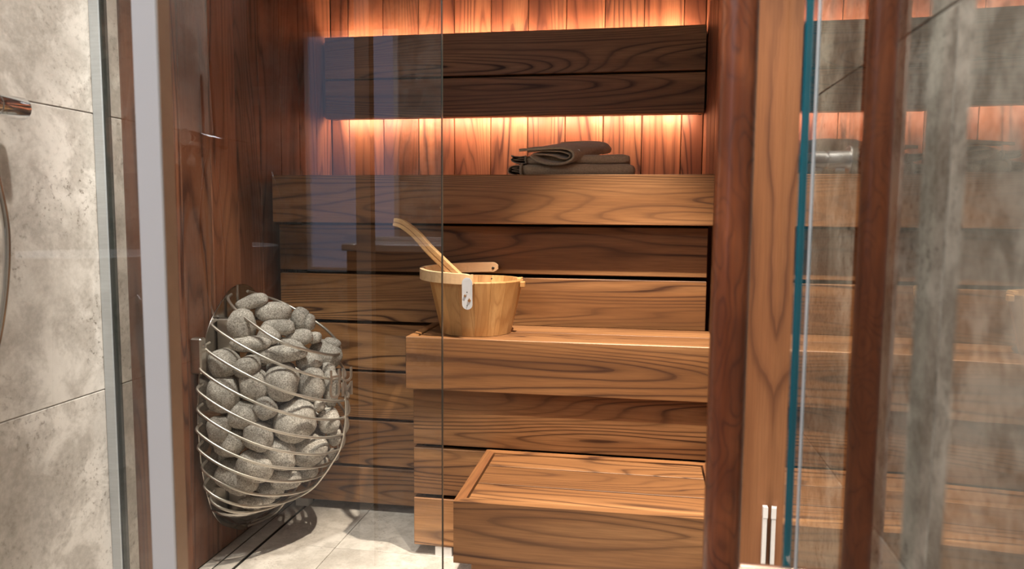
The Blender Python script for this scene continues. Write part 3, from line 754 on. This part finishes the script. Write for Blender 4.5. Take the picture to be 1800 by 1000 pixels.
# ladle ------------------------------------------------------------
ld = empty('ladle', (bx-.02, by-.02, bz+.03), 'curved pale wooden ladle leaning out of the bucket', 'ladle')
lp = catmull([(-.668, 1.99, zt(-.020)), (-.645, 1.993, zt(-.026)), (-.610, 1.998, zt(-.052)), (-.575, 2.005, zt(-.092)), (-.540, 2.012, zt(-.127)), (-.512, 2.018, zt(-.155)), (-.46, 2.03, zt(-.205)), (-.43, 2.035, zt(-.235))], 5)
V = []; F = []; n = len(lp)
for i, p in enumerate(lp):
    t = (lp[min(i+1, n-1)]-lp[max(i-1, 0)]).normalized(); u_ = Vector((0, 1, 0)); v_ = t.cross(u_).normalized()
    q_ = i/(n-1); hw = .0130; ht_ = .0110+.003*q_
    if i == 0: t = t
    for a, c in ((-1, -1), (1, -1), (1, 1), (-1, 1)): V.append(p+u_*a*hw+v_*c*ht_)
for i in range(n-1):
    for q in range(4): F.append((i*4+q, i*4+(q+1) % 4, (i+1)*4+(q+1) % 4, (i+1)*4+q))
F += [(0, 1, 2, 3), tuple((n-1)*4+q for q in range(4))]
o = mesh('handle', V, F, W_LADLE, ld, (-.56, 2.005, zt(-.12)), False)
md = o.modifiers.new('round', 'BEVEL'); md.width = .0025; md.segments = 3; md.limit_method = 'ANGLE'; md.angle_limit = R(40)
V = []; F = []
for k in range(6):
    pass
gp = catmull([tuple(p+Vector((0, -.0128, 0))) for p in lp[::4]], 4)
tube('inlay_line', gp, .0007, W_HANDLE, ld, 6)
lathe('scoop', (-.42, 2.04, bz+.025), [(0, 0), (.03, .002), (.040, .018), (.042, .035), (.0395, .035), (.037, .019), (.028, .006), (0, .004)], W_PALE, ld, 28)

# ================================================================== TOWELS (bench top)
ZU = zt(.118)
def extrude_cloth(name, prof, y0, y1, mat, parent, shift=(0, 0), amp=.0018, th=.005, ny=14, seed=0, lift=None):
    """prof: open or closed XZ path of the folded cloth, extruded in depth with terry unevenness"""
    P = catmull([(x, 0, z) for x, z in prof], 5); n = len(P); V = []; F = []
    for j in range(ny+1):
        t = j/ny; y = y0+(y1-y0)*t
        for i, p in enumerate(P):
            q = Vector((p.x*22, y*22, p.z*40+seed))
            d = amp*mnoise.noise(q)*2+amp*.7*mnoise.noise(q*2.7)
            zz_ = p.z
            if lift and zz_ < lift: zz_ += (lift-zz_)*min(1, max(0, (y-y0-.02)/.14))
            p = Vector((p.x, p.y, zz_))
            V.append((p.x+shift[0]*t+d, y+amp*2*mnoise.noise(q*1.3+Vector((5, 1, 2))), p.z+shift[1]*t+d))
    for j in range(ny):
        for i in range(n-1):
            a = j*n+i; F.append((a, a+1, a+n+1, a+n))
    cx = sum(v[0] for v in V)/len(V); zz = min(v[2] for v in V)
    o = mesh(name, V, F, mat, parent, (cx, (y0+y1)/2, zz), True)
    md = o.modifiers.new('thickness', 'SOLIDIFY'); md.thickness = th; md.offset = 0
    md = o.modifiers.new('soft', 'SUBSURF'); md.levels = 1; md.render_levels = 1
    return o
def soft_slab(name, x0, x1, y0, y1, z0, z1, mat, parent, seed, amp=.003, sag=0):
    bm = bmesh.new(); nx, ny, nz = 36, 12, 6
    hx, hy, hz = (x1-x0)/2, (y1-y0)/2, (z1-z0)/2; r = hz*.98
    bmesh.ops.create_cube(bm, size=2); bmesh.ops.subdivide_edges(bm, edges=bm.edges[:], cuts=15, use_grid_fill=True)
    for v in bm.verts:
        p = Vector((v.co.x*hx, v.co.y*hy, v.co.z*hz))
        c = Vector((max(-hx+r, min(hx-r, p.x)), max(-hy+r, min(hy-r, p.y)), max(-hz+r, min(hz-r, p.z))))
        d = p-c
        if d.length > 1e-6: p = c+d.normalized()*r
        q = Vector(((p.x+seed)*16, p.y*16, p.z*30))
        n_ = mnoise.noise(q)*amp+mnoise.noise(q*2.9)*amp*.5
        k_ = 1 if p.z > -hz*.7 else .15
        v.co = p+Vector((n_*.6, -n_ if p.y < 0 else n_, n_*k_-sag*(p.x/hx)**2*k_))
    me = bpy.data.meshes.new(name); bm.to_mesh(me); bm.free()
    me.polygons.foreach_set('use_smooth', [True]*len(me.polygons))
    return link(name, me, ((x0+x1)/2, (y0+y1)/2, (z0+z1)/2), mat, parent)
t1 = empty('towel', (-.2, 2.32, ZU), 'lowest brown terry towel of the stack, lying on the upper bench', 'towel', 'folded towels on the upper bench')
soft_slab('folded_cloth', -.352, -.014, 2.222, 2.42, ZU+.0005, ZU+.0355, M_TOWEL, t1, 3)
P1 = [(-.348, .003), (-.372, .0035), (-.387, .008), (-.391, .017), (-.386, .026), (-.372, .031), (-.350, .0325)]
extrude_cloth('open_end', [(x, ZU+z) for x, z in P1], 2.228, 2.40, M_TOWEL, t1, amp=.001, th=.004)
P1b = [(-.352, .011), (-.372, .0145), (-.381, .0155), (-.372, .0175), (-.352, .0185), (-.366, .0215), (-.380, .0235), (-.362, .0265)]
extrude_cloth('inner_fold', [(x, ZU+z) for x, z in P1b], 2.234, 2.40, M_TOWEL, t1, amp=.0008, th=.0022, seed=9)
tube('hem', catmull([(-.349, 2.223, ZU+.004), (-.3505, 2.217, ZU+.016), (-.350, 2.222, ZU+.030), (-.349, 2.235, ZU+.034)], 5), .0045, M_HEM, t1, 8)
t2 = empty('towel', (-.2, 2.34, ZU+.036), 'thinner brown terry towel folded on top of the lowest one', 'towel', 'folded towels on the upper bench')
soft_slab('folded_cloth', -.342, -.029, 2.236, 2.41, ZU+.0365, ZU+.063, M_TOWEL, t2, 8, .0025)
P2 = [(-.340, .039), (-.362, .040), (-.377, .044), (-.384, .051), (-.378, .056), (-.384, .063), (-.372, .060), (-.355, .058), (-.340, .061)]
extrude_cloth('open_end', [(x, ZU+z) for x, z in P2], 2.240, 2.40, M_TOWEL, t2, amp=.001, th=.003, seed=3)
P2b = [(-.342, .048), (-.362, .049), (-.376, .0505), (-.360, .0535), (-.342, .054)]
extrude_cloth('inner_fold', [(x, ZU+z) for x, z in P2b], 2.243, 2.40, M_TOWEL, t2, amp=.0008, th=.002, seed=5)
tube('hem', catmull([(-.337, 2.238, ZU+.040), (-.3385, 2.231, ZU+.049), (-.338, 2.237, ZU+.060)], 5), .0036, M_HEM, t2, 8)
# top towel: loose teardrop fold opening towards the viewer
t3 = empty('towel', (-.22, 2.30, ZU+.07), 'topmost brown towel, loosely folded with an open loop facing the room', 'towel', 'folded towels on the upper bench')
TL3 = lambda x: 0
P3 = [(-.352, .074), (-.335, .0755), (-.30, .0775), (-.25, .0800), (-.215, .0785), (-.196, .070), (-.190, .058), (-.196, .046), (-.215, .0365), (-.245, .033), (-.28, .037), (-.305, .047), (-.318, .058)]
extrude_cloth('outer_fold', [(x, ZU+z+TL3(x)) for x, z in P3], 2.198, 2.395, M_TOWEL, t3, (.10, .034), .0016, .0065, seed=21, lift=ZU+.050)
P3b = [(-.33, .0715), (-.28, .0725), (-.24, .0715), (-.212, .064), (-.205, .056), (-.215, .048), (-.235, .050), (-.255, .058), (-.29, .062), (-.315, .0655)]
extrude_cloth('inner_fold', [(x, ZU+z+TL3(x)) for x, z in P3b], 2.204, 2.39, M_TOWEL, t3, (.09, .033), .0014, .0045, seed=13, lift=ZU+.050)
def hem(prof, y, shift):
    P = catmull([(x, y, ZU+z) for x, z in prof], 5)
    tube('hem', [tuple(p) for p in P], .0042, M_HEM, t3, 8)
hem(P3[:], 2.197, 0)
o = tube('hem', catmull([(-.250, 2.40, ZU+.112), (-.16, 2.402, ZU+.1155), (-.115, 2.40, ZU+.110), (-.098, 2.395, ZU+.098), (-.100, 2.39, ZU+.082)], 6), .0045, M_HEM, t3, 8)
lb_ = mesh('care_label', [(-.183, 2.222, ZU+.078), (-.176, 2.222, ZU+.0775), (-.170, 2.238, ZU+.063), (-.178, 2.236, ZU+.060), (-.183, 2.223, ZU+.0765), (-.176, 2.223, ZU+.076), (-.1705, 2.239, ZU+.062), (-.178, 2.237, ZU+.0585)],
     [(0, 1, 2, 3), (4, 5, 6, 7), (0, 1, 5, 4), (1, 2, 6, 5), (2, 3, 7, 6), (3, 0, 4, 7)], M_WHITE, t3, (-.177, 2.23, ZU+.07), False)
lb_['label'] = 'small white sewn label'

# ================================================================== BATHROOM BEHIND THE VIEWER (seen as faint reflections in the glass)
vn = empty('vanity_unit', (-1.05, -.82, 0), 'timber vanity unit with a flat white basin top, mirrored in the front glass', 'vanity')
span('cabinet', -1.42, -.62, -1.05, -.60, .36, .775, W['x'], vn, .003)
for x in (-1.02,): span('drawer_gap', x-.001, x+.001, -.5995, -.599, .37, .77, M_DARK, vn, 0)
o = span('basin_top', -1.44, -.60, -1.06, -.58, .776, .812, M_CERAMIC, vn, .006); o['label'] = 'white ceramic basin top'
span('splash_rim', -1.44, -.60, -1.06, -1.03, .8121, .835, M_CERAMIC, vn, .004)
for x in (-1.40, -.66):
    for y in (-1.02, -.64): span('leg', x-.02, x+.02, y-.02, y+.02, 0, .36, W['z'], vn, .002)
fc = empty('basin_tap', (-1.0, -.98, .812), 'tall brass basin tap on the vanity, mirrored in the glass', 'tap')
tube('spout', catmull([(-1.0, -.98, .812), (-1.0, -.98, .95), (-1.0, -.955, 1.0), (-1.0, -.90, 1.01), (-1.0, -.84, .99), (-1.0, -.83, .97)], 6), .011, simple('brushed_brass', (.75, .55, .30), .25, 1), fc, 14)
rb_ = empty('round_washbowl', (-2.05, -.45, 0), 'round white washbowl on a pedestal, mirrored in the shower screen', 'washbowl')
lathe('bowl', (-2.05, -.45, .60), [(0, 0), (.12, .0), (.27, .10), (.31, .20), (.30, .205), (.26, .12), (.10, .03), (0, .025)], M_CERAMIC, rb_, 48)
lathe('pedestal', (-2.05, -.45, 0), [(0, 0), (.16, 0), (.12, .1), (.10, .6), (0, .6)], M_CERAMIC, rb_, 32)
tp = empty('wall_tap', (-2.3, -.3, 1.15), 'long brass wall spout over the round washbowl', 'tap')
wn = empty('window_1', (-1.78, -1.59, 1.3), 'tall narrow frosted window behind the viewer', kind='structure')
o = span('frosted_pane', -2.05, -1.50, -1.598, -1.592, .62, 2.05, M_WINDOW, wn, 0)
for a in ((-2.08, -2.051, .59, 2.08), (-1.499, -1.47, .59, 2.08)): span('window_frame', a[0], a[1], -1.599, -1.57, a[2], a[3], M_ALU, wn, .002)
span('window_frame', -2.05, -1.50, -1.599, -1.57, .59, .619, M_ALU, wn, .002); span('window_frame', -2.05, -1.50, -1.599, -1.57, 2.051, 2.08, M_ALU, wn, .002)
fp = span('flush_plate', -1.16, -.96, -1.599, -1.588, 1.05, 1.17, M_WHITE, None, .003)
tag(fp, 'small white rectangular flush plate on the stone wall behind the viewer', 'flush plate')
sh = empty('bath_mixer', (-2.45, -1.57, 1.22), 'chrome bath mixer on the rear stone wall, mirrored in the front glass', 'mixer')
lathe('mixer_body', (-2.62, -1.54, 1.25), [(0, 0), (.022, 0), (.022, .40), (0, .40)], M_CHROME, sh, 24, 'x')
for x in (-2.56, -2.30): lathe('wall_mount', (x, -1.599, 1.25), [(0, 0), (.032, 0), (.032, .008), (.014, .012), (.014, .06), (0, .06)], M_CHROME, sh, 20, 'y')
h2 = tube('bath_hose', catmull([(-2.30, -1.54, 1.23), (-2.22, -1.53, 1.0), (-2.20, -1.53, .75), (-2.28, -1.53, .52), (-2.45, -1.53, .43), (-2.62, -1.53, .52), (-2.70, -1.53, .8), (-2.66, -1.53, 1.3), (-2.58, -1.53, 1.8)], 8), .008, M_CHROME, None, 10)
tag(h2, 'chrome hose looping below the bath mixer on the rear wall', 'hose')
bpy.data.objects.remove(tp)
for i, (x, y) in enumerate(((-.10, 1.60), (-.62, .62), (.02, .35))):
    pass
bpy.context.view_layer.update()
